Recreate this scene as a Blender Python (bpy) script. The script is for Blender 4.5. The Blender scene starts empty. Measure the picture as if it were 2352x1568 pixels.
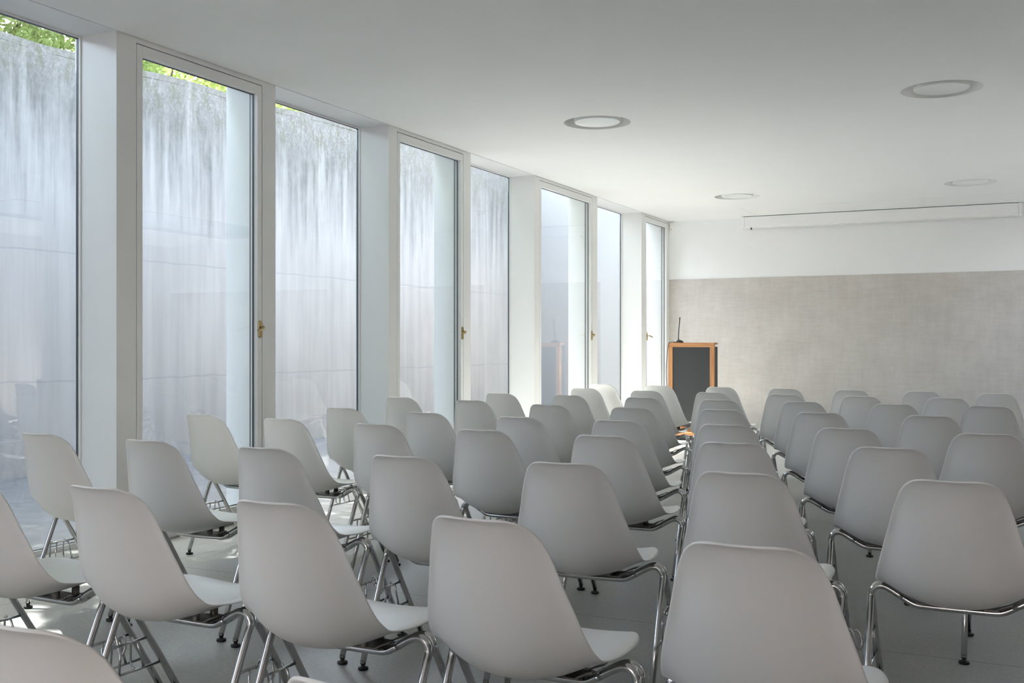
import bpy, bmesh, math, random
from mathutils import Vector, Matrix
random.seed(7)
S = bpy.context.scene
C = S.collection
R = math.radians
PI = math.pi

# ------------------------------------------------------------------ measures of the room (metres)
XW = -4.67        # inner face of the window wall
XO = -4.985       # outer face of the window wall
XR = 4.9          # right wall
YF = 15.05        # front wall (with the concrete dado)
YB = -5.0         # rear wall, behind the camera
ZC = 2.98         # ceiling

# ------------------------------------------------------------------ materials
def new_mat(name):
    m = bpy.data.materials.new(name); m.use_nodes = True
    nt = m.node_tree; nt.nodes.clear()
    out = nt.nodes.new('ShaderNodeOutputMaterial')
    return m, nt, out

def nd(nt, typ, **kw):
    n = nt.nodes.new(typ)
    for k, v in kw.items():
        if k in n.inputs: n.inputs[k].default_value = v
        else: setattr(n, k, v)
    return n

def pbsdf(nt, out, color, rough, metal=0.0, spec=0.5):
    b = nd(nt, 'ShaderNodeBsdfPrincipled')
    b.inputs['Base Color'].default_value = (*color, 1)
    b.inputs['Roughness'].default_value = rough
    b.inputs['Metallic'].default_value = metal
    b.inputs['Specular IOR Level'].default_value = spec
    nt.links.new(b.outputs[0], out.inputs[0])
    return b

def mapped(nt, scale=(1, 1, 1)):
    g = nd(nt, 'ShaderNodeNewGeometry')
    mp = nd(nt, 'ShaderNodeMapping'); mp.inputs['Scale'].default_value = scale
    nt.links.new(g.outputs['Position'], mp.inputs[0])
    return mp.outputs[0]

def noise(nt, vec, scale, detail=4, rough=.55):
    n = nd(nt, 'ShaderNodeTexNoise')
    n.inputs['Scale'].default_value = scale; n.inputs['Detail'].default_value = detail
    n.inputs['Roughness'].default_value = rough
    if vec is not None: nt.links.new(vec, n.inputs['Vector'])
    return n.outputs['Fac']

def ramp(nt, fac, stops):
    r = nd(nt, 'ShaderNodeValToRGB')
    e = r.color_ramp.elements
    while len(e) < len(stops): e.new(.5)
    for el, (p, c) in zip(e, stops):
        el.position = p; el.color = (*c, 1) if len(c) == 3 else c
    nt.links.new(fac, r.inputs[0])
    return r.outputs[0]

def mixc(nt, fac, a, b, mode='MIX'):
    m = nd(nt, 'ShaderNodeMix', data_type='RGBA', blend_type=mode)
    for sock, v in ((m.inputs[0], fac), (m.inputs[6], a), (m.inputs[7], b)):
        if hasattr(v, 'links') or hasattr(v, 'is_linked'): nt.links.new(v, sock)
        elif isinstance(v, (int, float)): sock.default_value = v
        else: sock.default_value = (*v, 1)
    return m.outputs[2]

def math_(nt, op, a, b=None, c=None, clamp=False):
    m = nd(nt, 'ShaderNodeMath', operation=op, use_clamp=clamp)
    for i, v in enumerate((a, b, c)):
        if v is None: continue
        if hasattr(v, 'is_linked'): nt.links.new(v, m.inputs[i])
        else: m.inputs[i].default_value = v
    return m.outputs[0]

def bump(nt, bsdf, h, strength=.1, dist=.01):
    b = nd(nt, 'ShaderNodeBump'); b.inputs['Strength'].default_value = strength
    b.inputs['Distance'].default_value = dist
    nt.links.new(h, b.inputs['Height']); nt.links.new(b.outputs[0], bsdf.inputs['Normal'])

def plain(name, color, rough=.5, metal=0., spec=.5, bumpy=None):
    m, nt, out = new_mat(name)
    b = pbsdf(nt, out, color, rough, metal, spec)
    v = mapped(nt)
    f = noise(nt, v, 3.0, 3)
    c2 = tuple(x * .965 for x in color)
    nt.links.new(mixc(nt, f, color, c2), b.inputs['Base Color'])
    if bumpy: bump(nt, b, noise(nt, v, bumpy[0], 3), bumpy[1], .003)
    return m

M = {}
M['paint'] = plain('white_wall_paint', (.82, .825, .825), .85, bumpy=(90, .03))
M['ceil'] = plain('white_ceiling_paint', (.835, .84, .835), .9, bumpy=(120, .02))
M['lacquer'] = plain('white_lacquered_joinery', (.79, .795, .79), .42)
M['shell'] = plain('off_white_moulded_shell', (.80, .793, .775), .40)
M['chrome'] = plain('polished_chrome', (.62, .62, .62), .15, 1.0)
M['rubber'] = plain('black_rubber', (.012, .012, .012), .55)
M['bracket'] = plain('dark_steel_bracket', (.17, .165, .15), .4, .5)
M['brass'] = plain('aged_brass', (.36, .27, .12), .32, 1.0)
M['alu'] = plain('glazing_gasket', (.10, .105, .11), .4, .4)
M['blackplastic'] = plain('black_plastic', (.014, .014, .015), .38)
M['boxwhite'] = plain('white_enamelled_metal', (.82, .82, .82), .4)
M['drum'] = plain('frosted_lamp_glass', (.78, .80, .79), .28)
M['cup'] = plain('lamp_recess_grey', (.78, .78, .76), .6)
M['bark'] = plain('brown_bark', (.10, .075, .05), .9, bumpy=(14, .6))
M['ply'] = plain('white_sensor_plastic', (.86, .86, .84), .45)
M['render'] = plain('white_render', (.52, .51, .50), .9, bumpy=(40, .1))
M['skirting'] = plain('pale_grey_skirting', (.56, .545, .52), .6)
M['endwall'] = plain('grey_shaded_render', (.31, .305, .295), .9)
M['bounce_tint'] = plain('warm_bounce_wall_paint', (.74, .665, .62), .85)  # pink tint chosen to warm light bounced off the unseen right wall
M['pink'] = plain('pink_bounce_render', (.60, .53, .49), .9, bumpy=(30, .1))  # colour of the unseen wall added as a warm reflector
M['bounce_ground'] = plain('terracotta_bounce_ground', (.50, .41, .36), .85, bumpy=(20, .2))  # colour of the added ground that bounces warm light indoors

def glass_mat():
    m, nt, out = new_mat('window_glass')
    g = nd(nt, 'ShaderNodeNewGeometry')
    dot = nd(nt, 'ShaderNodeVectorMath', operation='DOT_PRODUCT')
    nt.links.new(g.outputs['Normal'], dot.inputs[0]); nt.links.new(g.outputs['Incoming'], dot.inputs[1])
    a = math_(nt, 'ABSOLUTE', dot.outputs['Value'])
    q = math_(nt, 'POWER', math_(nt, 'SUBTRACT', 1.0, a, clamp=True), 5.0)
    f = math_(nt, 'ADD', math_(nt, 'MULTIPLY', q, .90), .055, clamp=True)
    tr = nd(nt, 'ShaderNodeBsdfTransparent'); tr.inputs[0].default_value = (.965, .985, .975, 1)
    gl = nd(nt, 'ShaderNodeBsdfGlossy'); gl.inputs['Roughness'].default_value = .004
    gl.inputs[0].default_value = (1, 1, 1, 1)
    mx = nd(nt, 'ShaderNodeMixShader')
    nt.links.new(f, mx.inputs[0]); nt.links.new(tr.outputs[0], mx.inputs[1]); nt.links.new(gl.outputs[0], mx.inputs[2])
    nt.links.new(mx.outputs[0], out.inputs[0])
    return m
M['glass'] = glass_mat()

def floor_mat():
    m, nt, out = new_mat('polished_concrete_floor')
    b = pbsdf(nt, out, (.4, .4, .38), .33, 0, .45)
    v = mapped(nt)
    n1 = noise(nt, v, .8, 7, .65); n2 = noise(nt, v, 9, 7, .75); n3 = noise(nt, v, 70, 3, .7)
    col = ramp(nt, n1, [(.3, (.30, .30, .285)), (.7, (.395, .395, .375))])
    col = mixc(nt, .40, col, ramp(nt, n2, [(.34, (.245, .245, .23)), (.66, (.44, .44, .42))]))
    col = mixc(nt, .22, col, ramp(nt, n3, [(.38, (.20, .20, .19)), (.62, (.50, .50, .48))]))
    sx = nd(nt, 'ShaderNodeSeparateXYZ'); nt.links.new(v, sx.inputs[0])
    def seam(sock, period, origin):
        t = math_(nt, 'DIVIDE', math_(nt, 'SUBTRACT', sock, origin), period)
        d = math_(nt, 'ABSOLUTE', math_(nt, 'SUBTRACT', math_(nt, 'FRACT', t), .5))
        return math_(nt, 'LESS_THAN', math_(nt, 'SUBTRACT', .5, d), .0022 / period)
    s = math_(nt, 'MAXIMUM', seam(sx.outputs[1], 2.9, 4.31), seam(sx.outputs[0], 4.6, -4.17))
    col = mixc(nt, s, col, (.10, .10, .095))
    nt.links.new(col, b.inputs['Base Color'])
    nt.links.new(ramp(nt, n2, [(.3, (.36,) * 3), (.75, (.55,) * 3)]), b.inputs['Roughness'])
    bump(nt, b, n2, .04, .004)
    return m
M['floor'] = floor_mat()

def dado_mat():
    m, nt, out = new_mat('trowelled_concrete_dado')
    b = pbsdf(nt, out, (.5, .48, .45), .7, 0, .3)
    v1 = mapped(nt, (1, 1, 1)); v2 = mapped(nt, (1.2, 1, 9)); v3 = mapped(nt, (7, 1, 1.2))
    n1 = noise(nt, v1, 1.5, 10, .68); n2 = noise(nt, v2, 3.4, 7, .75); n3 = noise(nt, v3, 1.6, 6, .75)
    col = ramp(nt, n1, [(.32, (.45, .424, .396)), (.68, (.585, .558, .53))])
    col = mixc(nt, .16, col, ramp(nt, n2, [(.40, (.44, .41, .375)), (.60, (.69, .66, .63))]))
    col = mixc(nt, .12, col, ramp(nt, n3, [(.40, (.44, .41, .375)), (.60, (.69, .66, .63))]))
    nt.links.new(col, b.inputs['Base Color'])
    bump(nt, b, n2, .05, .003)
    return m
M['dado'] = dado_mat()

def court_wall_mat():
    m, nt, out = new_mat('weathered_retaining_concrete')
    b = pbsdf(nt, out, (.5, .5, .5), .85, 0, .2)
    v = mapped(nt)
    sx = nd(nt, 'ShaderNodeSeparateXYZ'); nt.links.new(v, sx.inputs[0])
    z = sx.outputs[2]
    vs = mapped(nt, (1, 8.5, .5)); vf = mapped(nt, (1, 8, .5))
    drip = noise(nt, vs, 1.0, 7, .65); drip2 = noise(nt, vf, 1.0, 5, .6)
    big = noise(nt, v, .55, 5, .6); fine = noise(nt, v, 34, 6, .8); mott = noise(nt, mapped(nt, (1, 1.5, .8)), 7, 9, .8)
    base = ramp(nt, big, [(.3, (.275, .257, .236)), (.7, (.345, .323, .298))])
    base = mixc(nt, .30, base, ramp(nt, drip2, [(.38, (.24, .225, .207)), (.60, (.385, .363, .337))]))
    # dirt washed down from the coping: strongest at the top, ragged lower edge
    hgt = math_(nt, 'ADD', z, math_(nt, 'MULTIPLY', math_(nt, 'SUBTRACT', drip, .5), 3.0))
    top = nd(nt, 'ShaderNodeMapRange'); top.inputs['From Min'].default_value = 2.5; top.inputs['From Max'].default_value = 3.75
    nt.links.new(hgt, top.inputs['Value'])
    dirt = math_(nt, 'MULTIPLY', top.outputs[0], ramp(nt, mott, [(.30, (.55,) * 3), (.62, (1,) * 3)]), clamp=True)
    col = mixc(nt, math_(nt, 'MULTIPLY', dirt, 1.0), base, (.092, .086, .078))
    # lichen blotches in the uppermost half metre
    up = nd(nt, 'ShaderNodeMapRange'); up.inputs['From Min'].default_value = 3.4; up.inputs['From Max'].default_value = 3.9
    nt.links.new(z, up.inputs['Value'])
    lich = math_(nt, 'MULTIPLY', up.outputs[0], ramp(nt, fine, [(.48, (0,) * 3), (.60, (1,) * 3)]), clamp=True)
    col = mixc(nt, math_(nt, 'MULTIPLY', lich, .28), col, (.42, .40, .375))
    moss = math_(nt, 'MULTIPLY', up.outputs[0], ramp(nt, mott, [(.50, (0,) * 3), (.62, (1,) * 3)]), clamp=True)
    col = mixc(nt, math_(nt, 'MULTIPLY', moss, .4), col, (.13, .13, .06))
    # pour joints
    jn = math_(nt, 'MULTIPLY', math_(nt, 'SUBTRACT', noise(nt, v, 2.2, 3), .5), .06)
    for zz in (.83, 2.05):
        d = math_(nt, 'ABSOLUTE', math_(nt, 'SUBTRACT', math_(nt, 'ADD', z, jn), zz))
        col = mixc(nt, math_(nt, 'MULTIPLY', math_(nt, 'LESS_THAN', d, .007), .55), col, (.2, .2, .2))
    nt.links.new(col, b.inputs['Base Color'])
    bump(nt, b, mott, .07, .01)
    return m
M['court'] = court_wall_mat()

def ground_mat():
    m, nt, out = new_mat('court_paving')
    b = pbsdf(nt, out, (.55, .54, .51), .8)
    v = mapped(nt)
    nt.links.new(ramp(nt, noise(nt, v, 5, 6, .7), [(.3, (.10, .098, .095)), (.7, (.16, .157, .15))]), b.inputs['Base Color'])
    return m
M['ground'] = ground_mat()

def wood_mat(name, axis):
    m, nt, out = new_mat(name)
    b = pbsdf(nt, out, (.45, .2, .08), .45)
    sc = {'x': (1.5, 22, 22), 'z': (22, 22, 1.5)}[axis]
    v = mapped(nt, sc)
    n = noise(nt, v, 1.6, 5, .6)
    nt.links.new(ramp(nt, n, [(.25, (.30, .125, .045)), (.5, (.46, .215, .085)), (.75, (.58, .30, .13))]), b.inputs['Base Color'])
    return m
M['woodx'] = wood_mat('orange_wood_rail', 'x'); M['woodz'] = wood_mat('orange_wood_post', 'z')
M['board'] = plain('charcoal_board', (.026, .029, .031), .5)

def leaf_mat(name, c):
    m, nt, out = new_mat(name)
    d = nd(nt, 'ShaderNodeBsdfDiffuse'); t = nd(nt, 'ShaderNodeBsdfTranslucent')
    n = noise(nt, mapped(nt), 9, 3)
    col = ramp(nt, n, [(.3, tuple(x * .6 for x in c)), (.7, c)])
    nt.links.new(col, d.inputs[0]); nt.links.new(mixc(nt, .5, col, (c[0] * 1.25, c[1] * 1.15, c[2] * .7)), t.inputs[0])
    mx = nd(nt, 'ShaderNodeMixShader'); mx.inputs[0].default_value = .5
    nt.links.new(d.outputs[0], mx.inputs[1]); nt.links.new(t.outputs[0], mx.inputs[2])
    nt.links.new(mx.outputs[0], out.inputs[0])
    return m
M['leaf'] = leaf_mat('green_leaves', (.30, .39, .13)); M['leaf2'] = leaf_mat('yellow_green_leaves', (.33, .41, .15))

# ------------------------------------------------------------------ mesh helpers
def add_box(bm, x0, x1, y0, y1, z0, z1):
    vs = [bm.verts.new((x, y, z)) for z in (z0, z1) for y in (y0, y1) for x in (x0, x1)]
    for f in ((0, 2, 3, 1), (4, 5, 7, 6), (0, 1, 5, 4), (2, 6, 7, 3), (0, 4, 6, 2), (1, 3, 7, 5)):
        bm.faces.new([vs[i] for i in f])

def add_tube(bm, pts, r, n=10, closed=False, caps=True):
    P = [Vector(p) for p in pts]; N = len(P)
    rr = r if isinstance(r, (list, tuple)) else [r] * N
    rings = []; ref = None
    for i, p in enumerate(P):
        a = P[(i - 1) % N] if (closed or i > 0) else p
        b = P[(i + 1) % N] if (closed or i < N - 1) else p
        t = (b - a).normalized()
        if ref is None:
            ref = Vector((0, 0, 1)) if abs(t.z) < .9 else Vector((1, 0, 0))
        ref = (ref - t * ref.dot(t)).normalized(); bi = t.cross(ref)
        rings.append([bm.verts.new(p + (ref * math.cos(2 * PI * k / n) + bi * math.sin(2 * PI * k / n)) * rr[i]) for k in range(n)])
    for i in range(N if closed else N - 1):
        A, B = rings[i], rings[(i + 1) % N]
        for k in range(n):
            f = bm.faces.new((A[k], A[(k + 1) % n], B[(k + 1) % n], B[k])); f.smooth = True
    if caps and not closed:
        bm.faces.new(rings[0][::-1]); bm.faces.new(rings[-1])

def add_lathe(bm, prof, n=24, at=(0, 0, 0)):
    """prof: list of (radius, z)"""
    rings = []
    for r, z in prof:
        if r < 1e-6: rings.append([bm.verts.new((at[0], at[1], at[2] + z))])
        else: rings.append([bm.verts.new((at[0] + r * math.cos(2 * PI * k / n), at[1] + r * math.sin(2 * PI * k / n), at[2] + z)) for k in range(n)])
    for A, B in zip(rings, rings[1:]):
        for k in range(n):
            if len(A) == 1: f = bm.faces.new((A[0], B[(k + 1) % n], B[k]))
            elif len(B) == 1: f = bm.faces.new((A[k], A[(k + 1) % n], B[0]))
            else: f = bm.faces.new((A[k], A[(k + 1) % n], B[(k + 1) % n], B[k]))
            f.smooth = True

def smooth_path(pts, per=4):
    P = [Vector(p) for p in pts]; out = []
    for i in range(len(P) - 1):
        a = P[max(i - 1, 0)]; b = P[i]; c = P[i + 1]; d = P[min(i + 2, len(P) - 1)]
        for k in range(per):
            f = k / per
            out.append(.5 * ((2 * b) + (c - a) * f + (2 * a - 5 * b + 4 * c - d) * f * f + (3 * b - a - 3 * c + d) * f ** 3))
    out.append(P[-1]); return out

def obj(name, bm, mat, parent=None, label=None, bevel=0, autosmooth=False):
    me = bpy.data.meshes.new(name)
    bmesh.ops.recalc_face_normals(bm, faces=bm.faces[:])
    bm.to_mesh(me); bm.free()
    me.materials.append(mat)
    o = bpy.data.objects.new(name, me); C.objects.link(o)
    if parent: o.parent = parent
    if label: o['label'] = label
    if bevel:
        md = o.modifiers.new('edge', 'BEVEL'); md.width = bevel; md.segments = 2; md.limit_method = 'ANGLE'
    return o

def boxes(name, lst, mat, parent=None, label=None, bevel=0):
    bm = bmesh.new()
    for b in lst: add_box(bm, *b)
    return obj(name, bm, mat, parent, label, bevel)

def thing(name, label, cat, loc=(0, 0, 0), rotz=0, group=None):
    o = bpy.data.objects.new(name, None); C.objects.link(o)
    o.empty_display_size = .1
    o.location = loc; o.rotation_euler = (0, 0, rotz)
    o['label'] = label; o['category'] = cat
    if group: o['group'] = group
    return o

def tag(o, label, cat, group=None, kind=None):
    o['label'] = label; o['category'] = cat
    if group: o['group'] = group
    if kind: o['kind'] = kind
    return o

def struct(o, label=None, cat=None):
    o['kind'] = 'structure'
    if label: o['label'] = label
    if cat: o['category'] = cat
    return o

SUN_E, SKY_E, EXPO, CROWN_N = 12.2, .88, 1.52, 12000

# ------------------------------------------------------------------ camera
cam = bpy.data.cameras.new('camera'); co = bpy.data.objects.new('camera', cam); C.objects.link(co)
F_PX = 2430.0
cam.sensor_width = 36.0; cam.lens = F_PX / 2352 * 36.0
cam.shift_y = 5.0 / 2352
cam.clip_start = .05; cam.clip_end = 200
co.location = (0, 0, 1.187)
co.rotation_euler = (R(90), 0, math.atan(1169 / F_PX))
S.camera = co

# ------------------------------------------------------------------ shell of the room
struct(boxes('floor', [(XO, XR, YB, YF, -.12, 0)], M['floor']), 'grey polished concrete floor with thin joints', 'floor')

LIGHTS = [(-3.10, 8.04), (-.505, 8.04), (-3.12, 12.82), (-.51, 12.84)]
LR = .272
SKY = (1.3, 2.9, 9.2, 14.2)      # unseen roof light added to brighten the front wall and ceiling
def ceiling():
    bm = bmesh.new()
    def loop(pts):
        vs = [bm.verts.new((x, y, ZC)) for x, y in pts]
        return [bm.edges.new((vs[i], vs[(i + 1) % len(vs)])) for i in range(len(vs))]
    e = loop([(XW + .009, YB), (XR, YB), (XR, YF), (XW + .009, YF)])
    for x, y in LIGHTS:
        e += loop([(x + LR * math.cos(2 * PI * k / 64), y + LR * math.sin(2 * PI * k / 64)) for k in range(64)])
    e += loop([(SKY[0], SKY[2]), (SKY[0], SKY[3]), (SKY[1], SKY[3]), (SKY[1], SKY[2])])
    bmesh.ops.triangle_fill(bm, edges=e, use_beauty=True)
    for f in bm.faces:
        if f.normal.z > 0: f.normal_flip()
    g = bmesh.ops.extrude_face_region(bm, geom=bm.faces[:])
    for v in g['geom']:
        if isinstance(v, bmesh.types.BMVert): v.co.z = ZC + .045
    return obj('ceiling', bm, M['ceil'])
struct(ceiling(), 'plain white ceiling', 'ceiling')
struct(boxes('roof', [(XO, XR + .3, YB - .3, SKY[2], 3.3, 3.6), (XO, XR + .3, SKY[3], YF + .3, 3.3, 3.6), (XO, SKY[0], SKY[2], SKY[3], 3.3, 3.6), (SKY[1], XR + .3, SKY[2], SKY[3], 3.3, 3.6)], M['paint']), 'white roof opened for an added roof light', 'roof')
struct(boxes('added_shaft', [(SKY[0] - .05, SKY[0], SKY[2] - .05, SKY[3] + .05, ZC, 3.3), (SKY[1], SKY[1] + .05, SKY[2] - .05, SKY[3] + .05, ZC, 3.3), (SKY[0], SKY[1], SKY[2] - .05, SKY[2], ZC, 3.3), (SKY[0], SKY[1], SKY[3], SKY[3] + .05, ZC, 3.3)], M['board']), 'shaft of the added roof light, darkened against reflections', 'trim')  # added shaft, painted dark to keep its glare out of the panes
w = struct(thing('window_7', 'long roof light added out of view to brighten the room', 'window', (SKY[0], SKY[2], 3.6)))  # opening added out of view as extra daylight for the room
boxes('window_frame', [(-.04, .02, -.04, SKY[3] - SKY[2] + .04, 0, .06), (SKY[1] - SKY[0] - .02, SKY[1] - SKY[0] + .04, -.04, SKY[3] - SKY[2] + .04, 0, .06)], M['lacquer'], w)
boxes('pane', [(.02, SKY[1] - SKY[0] - .02, -.03, SKY[3] - SKY[2] + .03, .03, .04)], M['glass'], w)

PIERS = [(YB - .3, -2.75), (-1.29, -1.15), (0, .14), (1.6, 1.735), (2.88, 3.02), (4.48, 4.63), (5.775, 5.915), (7.377, 7.504), (8.669, 8.81),
         (10.256, 10.39), (11.95, 12.115), (13.787, 13.93), (14.97, YF + .3)]
DOORS = [(-1.15, 0, 1), (1.735, 2.88, 1), (4.63, 5.775, 1), (7.504, 8.669, 1), (10.39, 11.95, 1), (13.93, 14.97, 0)]
WINS = [(-2.75, -1.29), (.14, 1.6), (3.02, 4.48), (5.915, 7.377), (8.81, 10.256), (12.115, 13.787)]
lst = [(XO, XW, a, b, 0, ZC) for a, b in PIERS] + [(XO, XW, YB - .3, YF + .3, ZC, 3.3)]
lst += [(XW - .07, XW, a, b, ZC - .03, ZC) for a, b, h in DOORS]
struct(boxes('wall_left', lst, M['lacquer']), 'white window wall of slim piers with recessed bays', 'wall')

struct(boxes('wall_front', [(XW, XR + .3, YF, YF + .3, 0, 3.3)], M['paint']), 'white upper front wall above the concrete', 'wall')
struct(boxes('trim_1', [(XW, XR, YF - .008, YF, .065, 2.126)], M['dado']), 'beige grey trowelled concrete dado on the front wall', 'wall panel')
struct(boxes('baseboard_front', [(XW, XR, YF - .014, YF, 0, .065)], M['skirting']), 'low pale skirting below the concrete dado', 'baseboard')
struct(boxes('wall_right', [(XR, XR + .3, YB - .3, YF, 0, 3.3)], M['bounce_tint']), 'unseen right wall tinted pink to warm the bounced light', 'wall')
# unseen rear wall; glazed opening and terrace added to brighten and warm the room
RX = [-2.3, -1.3, -.3, .7]
struct(boxes('wall_rear', [(XW, RX[0], YB - .3, YB, 0, 3.3), (RX[-1], XR, YB - .3, YB, 0, 3.3), (RX[0], RX[-1], YB - .3, YB, 2.9, 3.3)], M['paint']), 'white rear wall with glazing added for light', 'wall')

def fixed_window(n, a, b):
    w = struct(thing('window_%d' % n, 'fixed full height pane set deep in a white recess', 'window', ((XO + XW) / 2, a, 0)))
    x = XO + .01; o = Vector((-(XO + XW) / 2, -a, 0))
    def part(name, l, m, lab=None):
        l = [(p[0] + o.x, p[1] + o.x, p[2] + o.y, p[3] + o.y, p[4], p[5]) for p in l]
        return boxes(name, l, m, w, lab)
    t = .0035
    part('window_frame', [(XO, x + .028, a + .0015, a + .009, .0, ZC - .001), (XO, x + .028, b - .009, b - .0015, .0, ZC - .001),
                   (XO, x + .028, a + .009, b - .009, 0, .03), (XO, x + .028, a + .009, b - .009, ZC - .009, ZC - .001)], M['lacquer'])
    part('gasket', [(x - .004, x + .012, a + .009, a + .009 + t, .03, ZC - .009), (x - .004, x + .012, b - .009 - t, b - .009, .03, ZC - .009),
                    (x - .004, x + .012, a + .009 + t, b - .009 - t, .03, .03 + t), (x - .004, x + .012, a + .009 + t, b - .009 - t, ZC - .009 - t, ZC - .009)], M['alu'], 'dark sealing strip round the glass')
    part('pane', [(x, x + .008, a + .02, b - .02, .034, ZC - .02)], M['glass'], 'clear glass')
    return w

def glazed_door(n, a, b, hinge):
    d = struct(thing('door_%d' % n, 'full height glazed door in a slim white frame with a brass handle', 'door', (XW, a, 0)))
    g = .006; st = .045; top = ZC - .03 - g; xo = XW - .06
    A, B = a + g, b - g
    def part(name, l, m, lab=None, bevel=0):
        l = [(p[0] - XW, p[1] - XW, p[2] - a, p[3] - a, p[4], p[5]) for p in l]
        return boxes(name, l, m, d, lab, bevel)
    part('door_frame', [(xo, XW, A, A + st, .004, top), (xo, XW, B - st, B, .004, top),
                        (xo, XW, A + st, B - st, top - .062, top), (xo, XW, A + st, B - st, .004, .115)], M['lacquer'], bevel=.002)
    xg = XW - .042; t = .005
    part('gasket', [(xg - .002, xg + .010, A + st, A + st + t, .115, top - .062), (xg - .002, xg + .010, B - st - t, B - st, .115, top - .062),
                    (xg - .002, xg + .010, A + st + t, B - st - t, .115, .115 + t), (xg - .002, xg + .010, A + st + t, B - st - t, top - .062 - t, top - .062)], M['alu'], 'dark sealing strip round the glass')
    part('pane', [(xg, xg + .008, A + st + .003, B - st - .003, .118, top - .065)], M['glass'], 'clear glass')
    part('door_stop', [(xo - .03, xo - .001, a + .0005, A + .02, 0, ZC - .001), (xo - .03, xo - .001, B - .02, b - .0005, 0, ZC - .001), (xo - .03, xo - .001, A + .02, B - .02, top - .02, ZC - .001)], M['alu'])  # dark stop added behind the gap to block light and darken the seam
    # brass handle: rounded plate and lever on the closing stile
    yh = (B - .022 if hinge else A + .075 if n == 6 else A + .022) - a
    s = -1 if hinge else 1
    bm = bmesh.new()
    prof = []
    n_ = 20
    ring0 = []; ring1 = []
    for k in range(n_):
        an = 2 * PI * k / n_
        yy = .017 * math.cos(an); zz = .017 * math.sin(an) + (.042 if math.sin(an) > 1e-6 else -.042 if math.sin(an) < -1e-6 else 0)
        ring0.append(bm.verts.new((0.0005, yh + yy, 1.285 + zz))); ring1.append(bm.verts.new((.008, yh + yy * .9, 1.285 + zz * .97)))
    for k in range(n_): bm.faces.new((ring0[k], ring0[(k + 1) % n_], ring1[(k + 1) % n_], ring1[k]))
    bm.faces.new(ring1); bm.faces.new(ring0[::-1])
    add_tube(bm, smooth_path([(.006, yh, 1.298), (.030, yh, 1.298), (.046, yh + s * .012, 1.294), (.052, yh + s * .05, 1.284), (.054, yh + s * .085, 1.276)]), .008, 10)
    obj('handle', bm, M['brass'], d, 'brass lever handle')
    return d
for i, (a, b) in enumerate(WINS): fixed_window(i + 1, a, b)
for i, (a, b, h) in enumerate(DOORS): glazed_door(i + 1, a, b, h)
for i in range(3):  # unseen rear glazing added to light the chair backs
    a, b = RX[i], RX[i + 1]
    w = struct(thing('window_%d' % (8 + i), 'glazed bay added in the rear wall for light', 'window', (a, YB, 0)))
    boxes('window_frame', [(0, .05, -.16, -.1, 0, 2.9), (b - a - .05, b - a, -.16, -.1, 0, 2.9), (.05, b - a - .05, -.16, -.1, 0, .06), (.05, b - a - .05, -.16, -.1, 2.84, 2.9)], M['lacquer'], w)
    boxes('pane', [(.05, b - a - .05, -.134, -.126, .06, 2.84)], M['glass'], w)

struct(boxes('gap_shade_strip', [(XW + .0005, XW + .0085, YB, YF, ZC + .012, ZC + .02)], M['board']), 'dark strip painting the shade in the gap between ceiling and window wall', 'trim')  # dark strip puts the shade of the ceiling gap into colour

# joints of the access panels in the ceiling
struct(boxes('trim_2', [(-3.342, -3.337, 13.95, 14.86, ZC - .0012, ZC + .001)], M['cup']), 'fine joint line in the ceiling', 'trim')
struct(boxes('trim_3', [(-1.113, -1.105, 13.95, 14.86, ZC - .0012, ZC + .001)], M['cup']), 'fine joint line in the ceiling', 'trim')
struct(boxes('trim_4', [(-2.35, 0.03, 13.945, 13.95, ZC - .0012, ZC + .001)], M['cup']), 'fine joint line in the ceiling', 'trim')
struct(boxes('trim_5', [(.03, .036, 13.95, 14.86, ZC - .0012, ZC + .001)], M['cup']), 'fine joint line in the ceiling', 'trim')

# ------------------------------------------------------------------ round recessed ceiling lamps
LL = ['round white recessed lamp in the ceiling, nearest the windows of the two large ones',
      'largest round recessed lamp, tilted oval near the top corner of the ceiling',
      'small round recessed lamp in the ceiling on the windowed side of the screen case',
      'small round recessed lamp in the ceiling above the middle of the screen case']
for (x, y), lab in zip(LIGHTS, LL):
    t = thing('ceiling_lamp', lab, 'ceiling light', (x, y, ZC), 0, 'round recessed lamps in the ceiling')
    bm = bmesh.new()
    add_lathe(bm, [(LR + .006, .002), (LR, -.0005), (LR - .002, .002), (LR - .004, .10), (0, .10)], 64)
    obj('recess', bm, M['cup'], t, 'grey recess ring')
    bm = bmesh.new()
    add_lathe(bm, [(.186, .098), (.186, .006), (.183, .001), (.178, 0.0), (.172, .002), (.165, .004), (0, .004)], 64)
    obj('diffuser', bm, M['drum'], t, 'pale round frosted diffuser')
    bm = bmesh.new()
    add_lathe(bm, [(.188, .012), (.1895, .012), (.1895, .030), (.188, .030)], 64)
    obj('trim_ring', bm, M['lacquer'], t)

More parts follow.
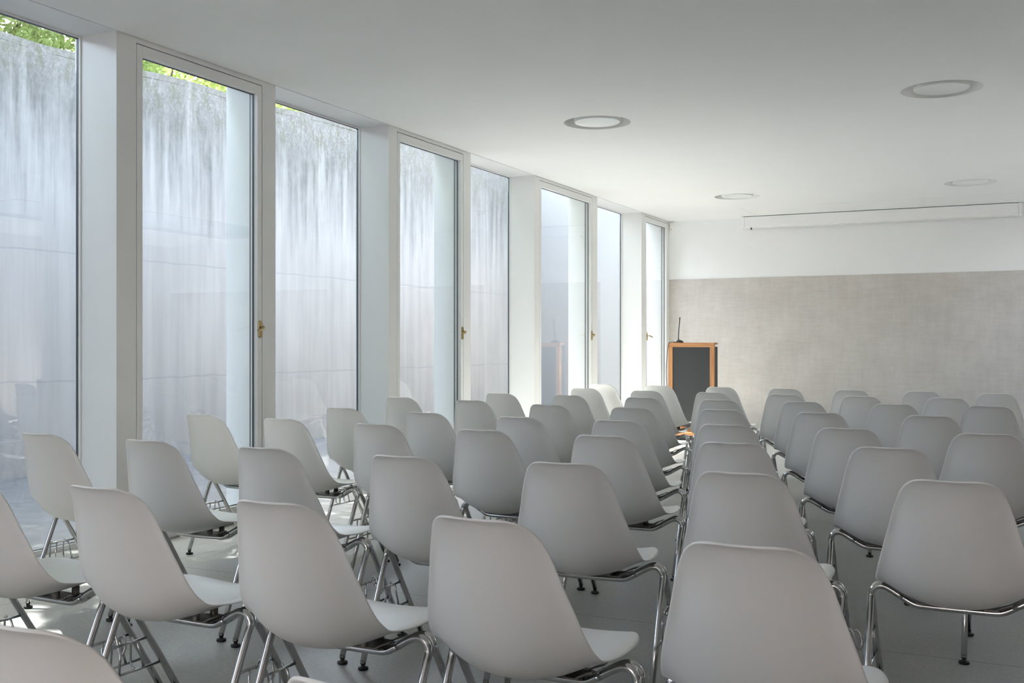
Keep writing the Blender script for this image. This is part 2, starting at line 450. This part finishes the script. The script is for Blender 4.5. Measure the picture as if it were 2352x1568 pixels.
# ------------------------------------------------------------------ projection screen case, detector
t = thing('screen_case', 'long white projection screen case mounted high along the front wall', 'projection screen', (-1.77, 14.86, 2.822))
bm = bmesh.new(); add_box(bm, -1.745, 1.745, 0, .15, 0, .150)
obj('housing', bm, M['boxwhite'], t, bevel=.006)
for sx in (-1, 1):
    bm = bmesh.new(); add_box(bm, *sorted((sx * 1.745, sx * 1.785)), -.002, .152, -.002, .152)
    obj('end_cap', bm, M['boxwhite'], t, bevel=.005)
bm = bmesh.new(); add_box(bm, -1.65, 1.70, .055, .085, -.010, .002)
obj('weight_bar', bm, M['cup'], t)
for sx in (-1.2, 1.2):
    bm = bmesh.new(); add_box(bm, sx - .03, sx + .03, .15, .188, .03, .12)
    obj('wall_bracket', bm, M['boxwhite'], t)
bm = bmesh.new(); add_tube(bm, [(-1.655, .02, .004), (-1.653, .02, -.012), (-1.645, .02, -.03)], [.008, .009, .012], 8)
obj('pull_knob', bm, M['blackplastic'], t, 'small black knob under the case')

t = thing('motion_detector', 'small white motion detector in the ceiling corner above the lectern', 'sensor', (XW + .048, YF, 2.905))
bm = bmesh.new(); add_box(bm, -.034, .034, -.012, 0, -.07, .07); obj('back_plate', bm, M['ply'], t, bevel=.004)
bm = bmesh.new()
add_box(bm, -.030, .030, -.05, -.012, -.066, .066)
for v in bm.verts:
    if v.co.y < -.04: v.co.x *= .8; v.co.z *= .93
obj('cover', bm, M['ply'], t, bevel=.008)
bm = bmesh.new(); add_box(bm, -.006, .014, -.0515, -.0475, -.05, -.044); obj('status_light', bm, M['alu'], t)

# ------------------------------------------------------------------ lectern and gooseneck microphone
LX0, LX1, LY, LZ = -3.972, -3.388, 12.76, 1.20
w = LX1 - LX0
t = thing('lectern', 'orange wood lectern with a charcoal front panel by the last window', 'lectern', (LX0, LY, 0))
def lp(name, b, m, lab=None, bevel=.003):
    return boxes(name, [b], m, t, lab, bevel)
fw, ft = .056, .04
lp('frame_post', (0, fw, 0, ft, .10, LZ - fw), M['woodz']); lp('frame_post', (w - fw, w, 0, ft, .10, LZ - fw), M['woodz'])
lp('frame_rail', (0, w, 0, ft, LZ - fw, LZ), M['woodx']); lp('frame_rail', (fw, w - fw, 0, ft, .10, .10 + fw), M['woodx'])
lp('front_panel', (fw - .004, w - fw + .004, .012, .030, .10 + fw - .004, LZ - fw + .004), M['board'], 'charcoal front panel')
lp('side_panel', (.002, .022, ft, .17, .10, LZ - .05), M['board'], 'dark side panel'); lp('side_panel', (w - .022, w - .002, ft, .17, .10, LZ - .05), M['board'], 'dark side panel')
lp('shelf', (.022, w - .022, ft, .16, LZ - .12, LZ - .10), M['woodx'])
lp('desk_top', (0, w, ft, .17, LZ - .025, LZ), M['woodx'])
lp('base_plank', (.03, w - .02, -.14, .20, .06, .10), M['woodx'])
lp('plinth', (.06, w - .05, -.10, .17, 0, .06), M['board'], 'dark plinth')
t = thing('microphone', 'black gooseneck microphone standing on the wooden lectern', 'microphone', (LX0 + .105, LY + .085, LZ))
bm = bmesh.new(); add_lathe(bm, [(0, 0), (.064, 0), (.066, .008), (.058, .020), (.035, .031), (.012, .036), (.010, .045), (0, .045)], 28)
for v in bm.verts: v.co.y *= .85
obj('base', bm, M['blackplastic'], t)
bm = bmesh.new(); add_tube(bm, smooth_path([(0, 0, .04), (.004, 0, .12), (.010, 0, .20), (.018, 0, .29)]), [.0058] * 13, 10)
obj('gooseneck', bm, M['blackplastic'], t)
bm = bmesh.new(); add_tube(bm, [(.018, 0, .288), (.0185, 0, .293), (.0195, 0, .312), (.020, 0, .318)], [.0035, .0075, .0075, .004], 12)
obj('capsule', bm, M['blackplastic'], t)
bm = bmesh.new()
add_tube(bm, smooth_path([(-.05, 0, .008), (-.075, -.04, .006), (-.085, -.088, .003), (-.098, -.098, -.03), (-.112, -.098, -.12), (-.124, -.098, -.25), (-.128, -.098, -.40), (-.118, -.098, -.62), (-.120, -.098, -.85), (-.15, -.10, -1.10), (-.155, -.10, -1.196)]), .0035, 8)
obj('cable', bm, M['blackplastic'], t, 'thin black cable hanging down the lectern')

# ------------------------------------------------------------------ the chair
# centre line of the shell from the top of the back to the front of the seat: y (forward), z, half width, edge rise
PROFILE=[(-.295,.807,.176,.0135),(-.2765,.788,.165,.0205),(-.254,.732,.157,.037),(-.2375,.6536,.1724,.0503),(-.2215,.574,.195,.063),
(-.2065,.508,.2095,.0735),(-.176,.451,.217,.081),(-.1205,.4145,.2215,.077),(-.042,.4095,.2235,.0635),(.0416,.415,.222,.0495),
(.128,.4275,.219,.037),(.2108,.439,.2133,.0225),(.2675,.4365,.2084,.009),(.307,.424,.2056,.003)]
def catmull(P,t):
    n=len(P)-1; i=min(int(t),n-1); f=t-i
    p0=P[max(i-1,0)];p1=P[i];p2=P[i+1];p3=P[min(i+2,n)]
    return tuple(.5*((2*b)+(-a+c)*f+(2*a-5*b+4*c-d)*f*f+(-a+3*b-3*c+d)*f**3) for a,b,c,d in zip(p0,p1,p2,p3))
RT=.13;RF=.19
def shell_grid(NT=19):
    n=len(PROFILE)-1
    K=520
    pts=[catmull(PROFILE,n*k/K) for k in range(K+1)]
    S=[0.]
    for a,b in zip(pts,pts[1:]): S.append(S[-1]+math.hypot(b[0]-a[0],b[1]-a[1]))
    L=S[-1]
    rt,rf=RT,RF
    ds=[0,.0015,.005,.011,.020,.032,.046,.062]
    m=18
    st=ds+[.062+(L-.062-.16)*k/m for k in range(1,m)]+[L-d for d in (.16,.13,.105,.08,.06,.043,.028,.016,.007,.002,0)]
    rows=[]
    j=0
    for s in st:
        while j<K-1 and S[j+1]<s: j+=1
        f=(s-S[j])/max(S[j+1]-S[j],1e-9); f=max(0,min(1,f))
        y,z,W,e=[a+(b-a)*f for a,b in zip(pts[j],pts[j+1])]
        a,b=pts[max(j-3,0)],pts[min(j+4,K)]
        ty,tz=b[0]-a[0],b[1]-a[1]; l=math.hypot(ty,tz); ty/=l;tz/=l
        ny,nz=-tz,ty      # towards the sitter
        w=W
        if s<rt: w=W-rt+math.sqrt(max(rt*rt-(rt-s)**2,0))
        d=L-s
        if d<rf: w=max(.03,W-rf+math.sqrt(max(rf*rf-(rf-d)**2,0)))
        row=[]
        for i in range(NT):
            t=-1+2*i/(NT-1)
            t=math.copysign(1-(1-abs(t))**1.25,t)
            x=w*t; q=abs(x)/W
            off=(e+.009)*q**2.2-.017*max(0,(q-.79)/.21)**2
            row.append((x,y+ny*off,z+nz*off))
        rows.append(row)
    return rows


def shell_mesh():
    rows = shell_grid(19)
    bm = bmesh.new()
    V = [[bm.verts.new(p) for p in r] for r in rows]
    for A, B in zip(V, V[1:]):
        for k in range(len(A) - 1):
            f = bm.faces.new((A[k], A[k + 1], B[k + 1], B[k])); f.smooth = True
    bmesh.ops.recalc_face_normals(bm, faces=bm.faces[:])
    mid = V[len(V) // 2 + 2][9]
    bm.normal_update()
    if mid.normal.z < 0:
        bmesh.ops.reverse_faces(bm, faces=bm.faces[:])
        bm.normal_update()
    # give the shell its thickness: the second skin lies outside (behind and below) the seat
    nv = {v: v.normal.copy() for r in V for v in r}
    T = .0058
    W = [[bm.verts.new(v.co - nv[v] * T) for v in r] for r in V]
    for A, B in zip(W, W[1:]):
        for k in range(len(A) - 1):
            f = bm.faces.new((A[k], B[k], B[k + 1], A[k + 1])); f.smooth = True
    rimV = V[0][:] + [r[-1] for r in V[1:]] + V[-1][-2::-1] + [r[0] for r in V[-2:0:-1]]
    rimW = W[0][:] + [r[-1] for r in W[1:]] + W[-1][-2::-1] + [r[0] for r in W[-2:0:-1]]
    n = len(rimV)
    for k in range(n):
        f = bm.faces.new((rimV[k], rimV[(k + 1) % n], rimW[(k + 1) % n], rimW[k])); f.smooth = True
    return bm

HUMP = lambda s, y: [(s * .2535, y, .393), (s * .2480, y, .411), (s * .2360, y, .4225), (s * .2190, y, .4255), (s * .2000, y, .4195), (s * .1570, y, .395)]
RAIL = lambda y: [(.157, y, .395), (.132, y, .381), (.112, y, .3755), (.08, y, .3745), (0, y, .374), (-.08, y, .3745), (-.112, y, .3755), (-.132, y, .381), (-.157, y, .395)]
TR = .0108
def make_chair(label, group):
    t = thing('shell_chair', label, 'chair', (0, 0, 0), 0, group)
    o = obj('seat_shell', shell_mesh(), M['shell'], t)
    md = o.modifiers.new('round', 'SUBSURF'); md.levels = 1; md.render_levels = 1
    for yh, yf in ((.038, -.125), (.066, .300)):
        for s in (-1, 1):
            bm = bmesh.new()
            d = (yh - yf)
            foot = (s * .2515, yf, .022)
            add_tube(bm, [foot, (s * .2525, yf + d * .5, .21)] + [Vector(p) for p in smooth_path([(s * .2533, yf + d * .93, .37)] + HUMP(s, yh), 3)], TR, 12)
            leg = obj('leg', bm, M['chrome'], t)
            bm = bmesh.new()
            add_lathe(bm, [(0, .034), (.0098, .034), (.0098, .020), (.0096, .0195), (.0075, .019), (.0075, .0125), (.010, .012), (.0185, .0095), (.0190, .009), (.0195, .002), (.017, 0), (0, 0)], 16, (foot[0], foot[1] - .003 * (1 if yf > 0 else -1), 0))
            obj('glide', bm, M['rubber'], leg, 'black rubber glide')
        bm = bmesh.new(); add_tube(bm, smooth_path(RAIL(yh), 3), TR, 12)
        obj('seat_rail', bm, M['chrome'], t)
    # dark mounting bracket between the rails and the shell
    bm = bmesh.new()
    for y0, y1 in ((.006, .024), (.080, .098)):
        for s in (-1, 1):
            pts = [(s * .05, .3855), (s * .105, .3865), (s * .125, .397), (s * .152, .4075)]
            for (xa, za), (xb, zb) in zip(pts, pts[1:]):
                vs = [bm.verts.new(p) for p in ((xa, y0, za), (xb, y0, zb), (xb, y1, zb), (xa, y1, za), (xa, y0, za + .004), (xb, y0, zb + .004), (xb, y1, zb + .004), (xa, y1, za + .004))]
                for f in ((0, 1, 2, 3), (7, 6, 5, 4), (0, 4, 5, 1), (2, 6, 7, 3), (1, 5, 6, 2), (3, 7, 4, 0)): bm.faces.new([vs[i] for i in f])
    add_box(bm, -.118, .118, .012, .092, .3838, .3880)
    for s in (-1, 1):
        for y in (.015, .089):
            add_lathe(bm, [(0, .0), (.011, 0), (.012, .004), (.012, .026), (0, .026)], 14, (s * .070, y, .386))
    obj('mount_bracket', bm, M['bracket'], t, 'dark steel bracket under the shell')
    # row-linking frames: two rods and uprights between the legs of each side, with bent hooks
    def legy(z, yh, yf): return yf + (yh - yf) * z / .393
    for s in (-1, 1):
        bm = bmesh.new(); x = s * .2535
        z1, z0 = .268, .178
        ra, rb, fa, fb = legy(z1, .038, -.125), legy(z0, .038, -.125), legy(z1, .066, .30), legy(z0, .066, .30)
        add_tube(bm, [(x, ra, z1), (x, fa, z1)], .0044, 8); add_tube(bm, [(x, rb, z0), (x, fb, z0)], .0044, 8)
        for q in (.32, .72):
            add_tube(bm, [(x, rb + (fb - rb) * q, z0), (x, ra + (fa - ra) * q, z1)], .0040, 8)
        obj('link_frame', bm, M['chrome'], t)
        bm = bmesh.new()
        y = .062 if s > 0 else .088
        if s > 0:
            add_tube(bm, smooth_path([(x, y, .262), (x + .012, y, .288), (x + .024, y, .284), (x + .034, y, .258), (x + .042, y, .232), (x + .049, y + .004, .230), (x + .053, y + .012, .248), (x + .046, y + .018, .272), (x + .032, y + .022, .282), (x + .014, y + .024, .266), (x, y + .024, .252)], 4), .0036, 8)
        else:
            add_tube(bm, smooth_path([(x, y, .262), (x - .007, y, .276), (x - .013, y, .272), (x - .016, y, .25), (x - .016, y, .20), (x - .010, y, .186), (x, y, .184)], 4), .0036, 8)
            obj('link_hook', bm, M['chrome'], t); bm = bmesh.new()
            add_tube(bm, smooth_path([(x, y - .075, .262), (x - .007, y - .075, .276), (x - .013, y - .075, .272), (x - .016, y - .075, .25), (x - .016, y - .078, .20), (x - .010, y - .08, .186), (x, y - .08, .184)], 4), .0036, 8)
        obj('link_hook', bm, M['chrome'], t)
    return t

ROWS = [   # from the row nearest the lectern; each row from the windows to its windowless end: x, y, turn in degrees
  [(-3.545,9.600,-4), (-2.963,9.526,-3), (-2.378,9.454,-2), (-1.813,9.380,0), (-1.266,9.341,0), (-0.717,9.320,0), (-0.167,9.164,0)],
  [(-3.344,8.677,-4), (-2.736,8.478,-3), (-2.180,8.431,-2), (-1.609,8.346,0), (-1.050,8.304,0), (-0.473,8.332,0)],
  [(-3.602,7.576,-4), (-3.015,7.515,-3), (-2.424,7.454,-2), (-1.855,7.369,0), (-1.303,7.392,0), (-0.727,7.348,0), (-0.175,7.388,0)],
  [(-3.980,6.726,-4), (-3.335,6.584,-3), (-2.668,6.348,-2), (-2.107,6.290,0), (-1.571,6.333,0), (-1.011,6.298,0), (-0.436,6.295,0)],
  [(-3.622,5.499,-4), (-2.976,5.358,-3), (-2.360,5.262,-2), (-1.819,5.255,0), (-1.261,5.221,0), (-0.713,5.239,0), (-0.133,5.200,0)],
  [(-3.965,4.690,-4.5), (-3.381,4.613,-3), (-2.770,4.533,-2), (-2.164,4.446,0), (-1.573,4.405,0), (-1.012,4.326,0), (-0.442,4.388,0)],
  [(-3.767,3.462,0), (-3.129,3.426,0), (-2.521,3.388,0), (-1.908,3.360,0), (-1.348,3.410,3.9), (-0.757,3.401,0), (-0.175,3.467,-0.4)],
  [(-2.800,2.360,-1.7), (-2.218,2.345,-1.7), (-1.631,2.333,-1), (-1.064,2.333,-2.6), (-0.473,2.286,0)],
  [(-1.240,1.285,-1), (-0.661,1.274,0)],
]
ORD = ['first', 'second', 'third', 'fourth', 'fifth', 'sixth', 'seventh', 'eighth', 'ninth']
def chair_label(r, i):
    n = len(ROWS[r]); k = n - 1 - i
    if r == 8: return ('white shell chair nearest the camera, only its rounded top showing in the bottom corner' if i == 0 else 'white shell chair nearest the camera, only a thin top edge showing at the bottom')
    if r == 0: row = 'front row nearest the lectern'
    else: row = '%s row from the lectern' % ORD[r]
    return 'white shell chair, %s from the windowless end of the %s' % (ORD[k], row)
def chair_group(r):
    return 'chairs in the front row' if r == 0 else 'chairs in the %s row from the lectern' % ORD[r]
def copy_tree(o, parent=None):
    c = o.copy(); C.objects.link(c)
    if parent: c.parent = parent
    for ch in list(o.children): copy_tree(ch, c)
    return c
proto = None
for r, row in enumerate(ROWS):
    for i, (x, y, a) in enumerate(row):
        if proto is None: proto = make_chair(chair_label(r, i), chair_group(r)); c = proto
        else: c = copy_tree(proto)
        c['label'] = chair_label(r, i); c['group'] = chair_group(r)
        c.location = (x, y, 0); c.rotation_euler = (0, 0, R(a))

# ------------------------------------------------------------------ the court outside
struct(boxes('ground', [(-8.2, XO, -16, 17.5, -.16, -.03)], M['ground']), 'pale paved ground of the sunken court', 'ground')
def court_wall():
    bm = bmesh.new()
    ys = [-16 + k * .5 for k in range(73)]
    top = lambda y: 3.96 + .034 * (y - 6.5) + .012 * math.sin(y * 2.3) + .009 * math.sin(y * 5.1 + 1)
    F = [bm.verts.new((-8.2, y, -.1)) for y in ys]; G = [bm.verts.new((-8.2 + .004 * math.sin(y * 3), y, top(y) - .068)) for y in ys]
    H = [bm.verts.new((-8.194, y, top(y) - .062)) for y in ys]; I = [bm.verts.new((-8.19, y, top(y))) for y in ys]
    J = [bm.verts.new((-8.5, y, top(y))) for y in ys]; K = [bm.verts.new((-8.5, y, -.1)) for y in ys]
    L = [F, G, H, I, J, K]
    for A, B in zip(L, L[1:] + L[:1]):
        for k in range(len(ys) - 1): bm.faces.new((A[k], A[k + 1], B[k + 1], B[k]))
    for k in (0, -1): bm.faces.new([X[k] for X in L])
    return obj('wall_court', bm, M['court'])
struct(court_wall(), 'weathered grey concrete retaining wall outside the windows', 'wall')
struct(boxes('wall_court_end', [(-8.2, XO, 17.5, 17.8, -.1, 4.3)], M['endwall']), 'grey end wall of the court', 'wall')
struct(boxes('wall_outer', [(XO, XO + .3, YF + .3, 17.5, -.1, 3.6)], M['render']), 'white outer wall beyond the room', 'wall')
struct(boxes('ground_upper', [(-40, -8.5, -30, 40, 3.3, 3.55)], M['bark']), 'earth bank above the retaining wall', 'ground')
struct(boxes('terrace', [(XO, 14, -22, YB - .3, -.16, -.03)], M['bounce_ground']), 'terracotta terrace added behind the room to bounce warm light', 'terrace')  # added ground that throws warm sunlight in through the rear glazing

struct(boxes('wall_bounce', [(XO, 14, -12.3, -12, -.03, 6.0)], M['pink']), 'pink wall added behind the camera to bounce warm light', 'wall')  # unseen wall added to reflect warm sunlight onto the chair backs

def crown_mesh(bm, n, cx, cy, cz, rx, ry, rz, size, fill=.45):
    for _ in range(n):
        while True:
            u = Vector((random.uniform(-1, 1), random.uniform(-1, 1), random.uniform(-1, 1)))
            if u.length <= 1 and (u.length > fill or random.random() < .35): break
        # clumps
        p = Vector((cx + u.x * rx, cy + u.y * ry, cz + u.z * rz))
        p += Vector((math.sin(p.y * 3.1 + p.z * 2), math.sin(p.z * 3.7 + p.x), math.sin(p.x * 3.3 + p.y * 2))) * .16
        a = Vector((random.gauss(0, 1), random.gauss(0, 1), random.gauss(0, 1) - .4)).normalized()
        b = a.cross(Vector((random.gauss(0, 1), random.gauss(0, 1), random.gauss(0, 1)))).normalized()
        s = size * random.uniform(.6, 1.25)
        c = a.cross(b) * s * .12
        vs = [bm.verts.new(q) for q in (p, p + a * s * .45 + b * s * .30 + c, p + a * s, p + a * s * .45 - b * s * .30 + c)]
        bm.faces.new(vs)

def leaves(name, bm, mat, parent):
    me = bpy.data.meshes.new(name); bm.to_mesh(me); bm.free(); me.materials.append(mat)
    o = bpy.data.objects.new(name, me); C.objects.link(o)
    if parent: o.parent = parent
    return o

TREES = [(-10.3, -2.2, .0), (-10.2, 2.7, .2), (-10.4, 7.5, -.1)]
TL = ['leafy tree above the retaining wall, behind the camera side of the court', 'broad leafy tree overhanging the court beside the chairs', 'leafy tree on the bank seen above the wall through the first deep pane']
for (x, y, dz), lab in zip(TREES, TL):
    t = thing('tree', lab, 'tree', (x, y, 3.55), 0, 'trees on the bank above the retaining wall')
    bm = bmesh.new(); add_tube(bm, smooth_path([(0, 0, -.1), (.1, .05, 1.2), (.5, 0, 2.6), (1.0, .1, 4.0)]), [.17 - .009 * k for k in range(13)], 10)
    for q in ((1.8, .8, 3.4), (1.6, -1.0, 3.6), (-.6, .4, 3.9)):
        add_tube(bm, smooth_path([(.35, .02, 1.9), (q[0] * .6, q[1] * .6, 2.8), q], 4), [.07 - .006 * k for k in range(9)], 8)
    obj('trunk', bm, M['bark'], t)
    bm = bmesh.new(); crown_mesh(bm, CROWN_N, 1.1, 0, 3.6 + dz, 2.7, 2.75, 2.1, .21)
    leaves('crown', bm, M['leaf'], t)
BL = ['first', 'second', 'third', 'fourth', 'fifth', 'sixth', 'seventh', 'eighth']
for k in range(8):
    y = 4.4 + k * 1.35
    t = thing('bush', 'green bush along the top of the retaining wall, %s from the camera' % BL[k], 'bush', (-9.42, y, 3.55), 0, 'bushes along the top of the retaining wall')
    bm = bmesh.new(); add_tube(bm, [(0, 0, -.1), (.02, 0, .5), (.1, .03, 1.0)], [.04, .03, .015], 7)
    for q in ((.3, .4, .9), (.25, -.4, .8), (-.3, .1, .9)): add_tube(bm, [(.02, 0, .3), q], [.02, .008], 6)
    obj('stem', bm, M['bark'], t)
    bm = bmesh.new(); crown_mesh(bm, 3600, .05, 0, .72, .88, .85, .62, .08, .25)
    leaves('foliage', bm, M['leaf2'] if k % 2 == 0 else M['leaf'], t)

# ------------------------------------------------------------------ light: sun and sky only
SUN = Vector((.55, -.20, -1.0)).normalized()
l = bpy.data.lights.new('sun', 'SUN'); l.energy = SUN_E; l.angle = R(.55); l.color = (1, .985, .965)
lo = bpy.data.objects.new('sun', l); C.objects.link(lo); lo.rotation_euler = SUN.to_track_quat('-Z', 'Y').to_euler(); lo.location = (-20, -15, 30)
W = bpy.data.worlds.new('sky'); S.world = W; W.use_nodes = True
nt = W.node_tree; nt.nodes.clear()
wo = nt.nodes.new('ShaderNodeOutputWorld'); bg = nt.nodes.new('ShaderNodeBackground'); sk = nt.nodes.new('ShaderNodeTexSky')
sk.sky_type = 'NISHITA'; sk.sun_disc = False
sk.sun_elevation = math.asin(-SUN.z); sk.sun_rotation = math.atan2(-SUN.x, -SUN.y)
sk.air_density = 1.0; sk.dust_density = 3.0; sk.ozone_density = 1.0
hs = nt.nodes.new('ShaderNodeHueSaturation'); hs.inputs['Saturation'].default_value = .76
nt.links.new(sk.outputs[0], hs.inputs['Color']); nt.links.new(hs.outputs[0], bg.inputs[0]); bg.inputs[1].default_value = SKY_E
nt.links.new(bg.outputs[0], wo.inputs[0])

S.view_settings.view_transform = 'Standard'; S.view_settings.look = 'None'
S.view_settings.gamma = 1; S.view_settings.use_curve_mapping = False
S.view_settings.exposure = EXPO
cy = S.cycles
cy.max_bounces = 14; cy.diffuse_bounces = 9; cy.glossy_bounces = 5; cy.transmission_bounces = 8; cy.transparent_max_bounces = 16
cy.sample_clamp_indirect = 6; cy.caustics_reflective = False; cy.caustics_refractive = False
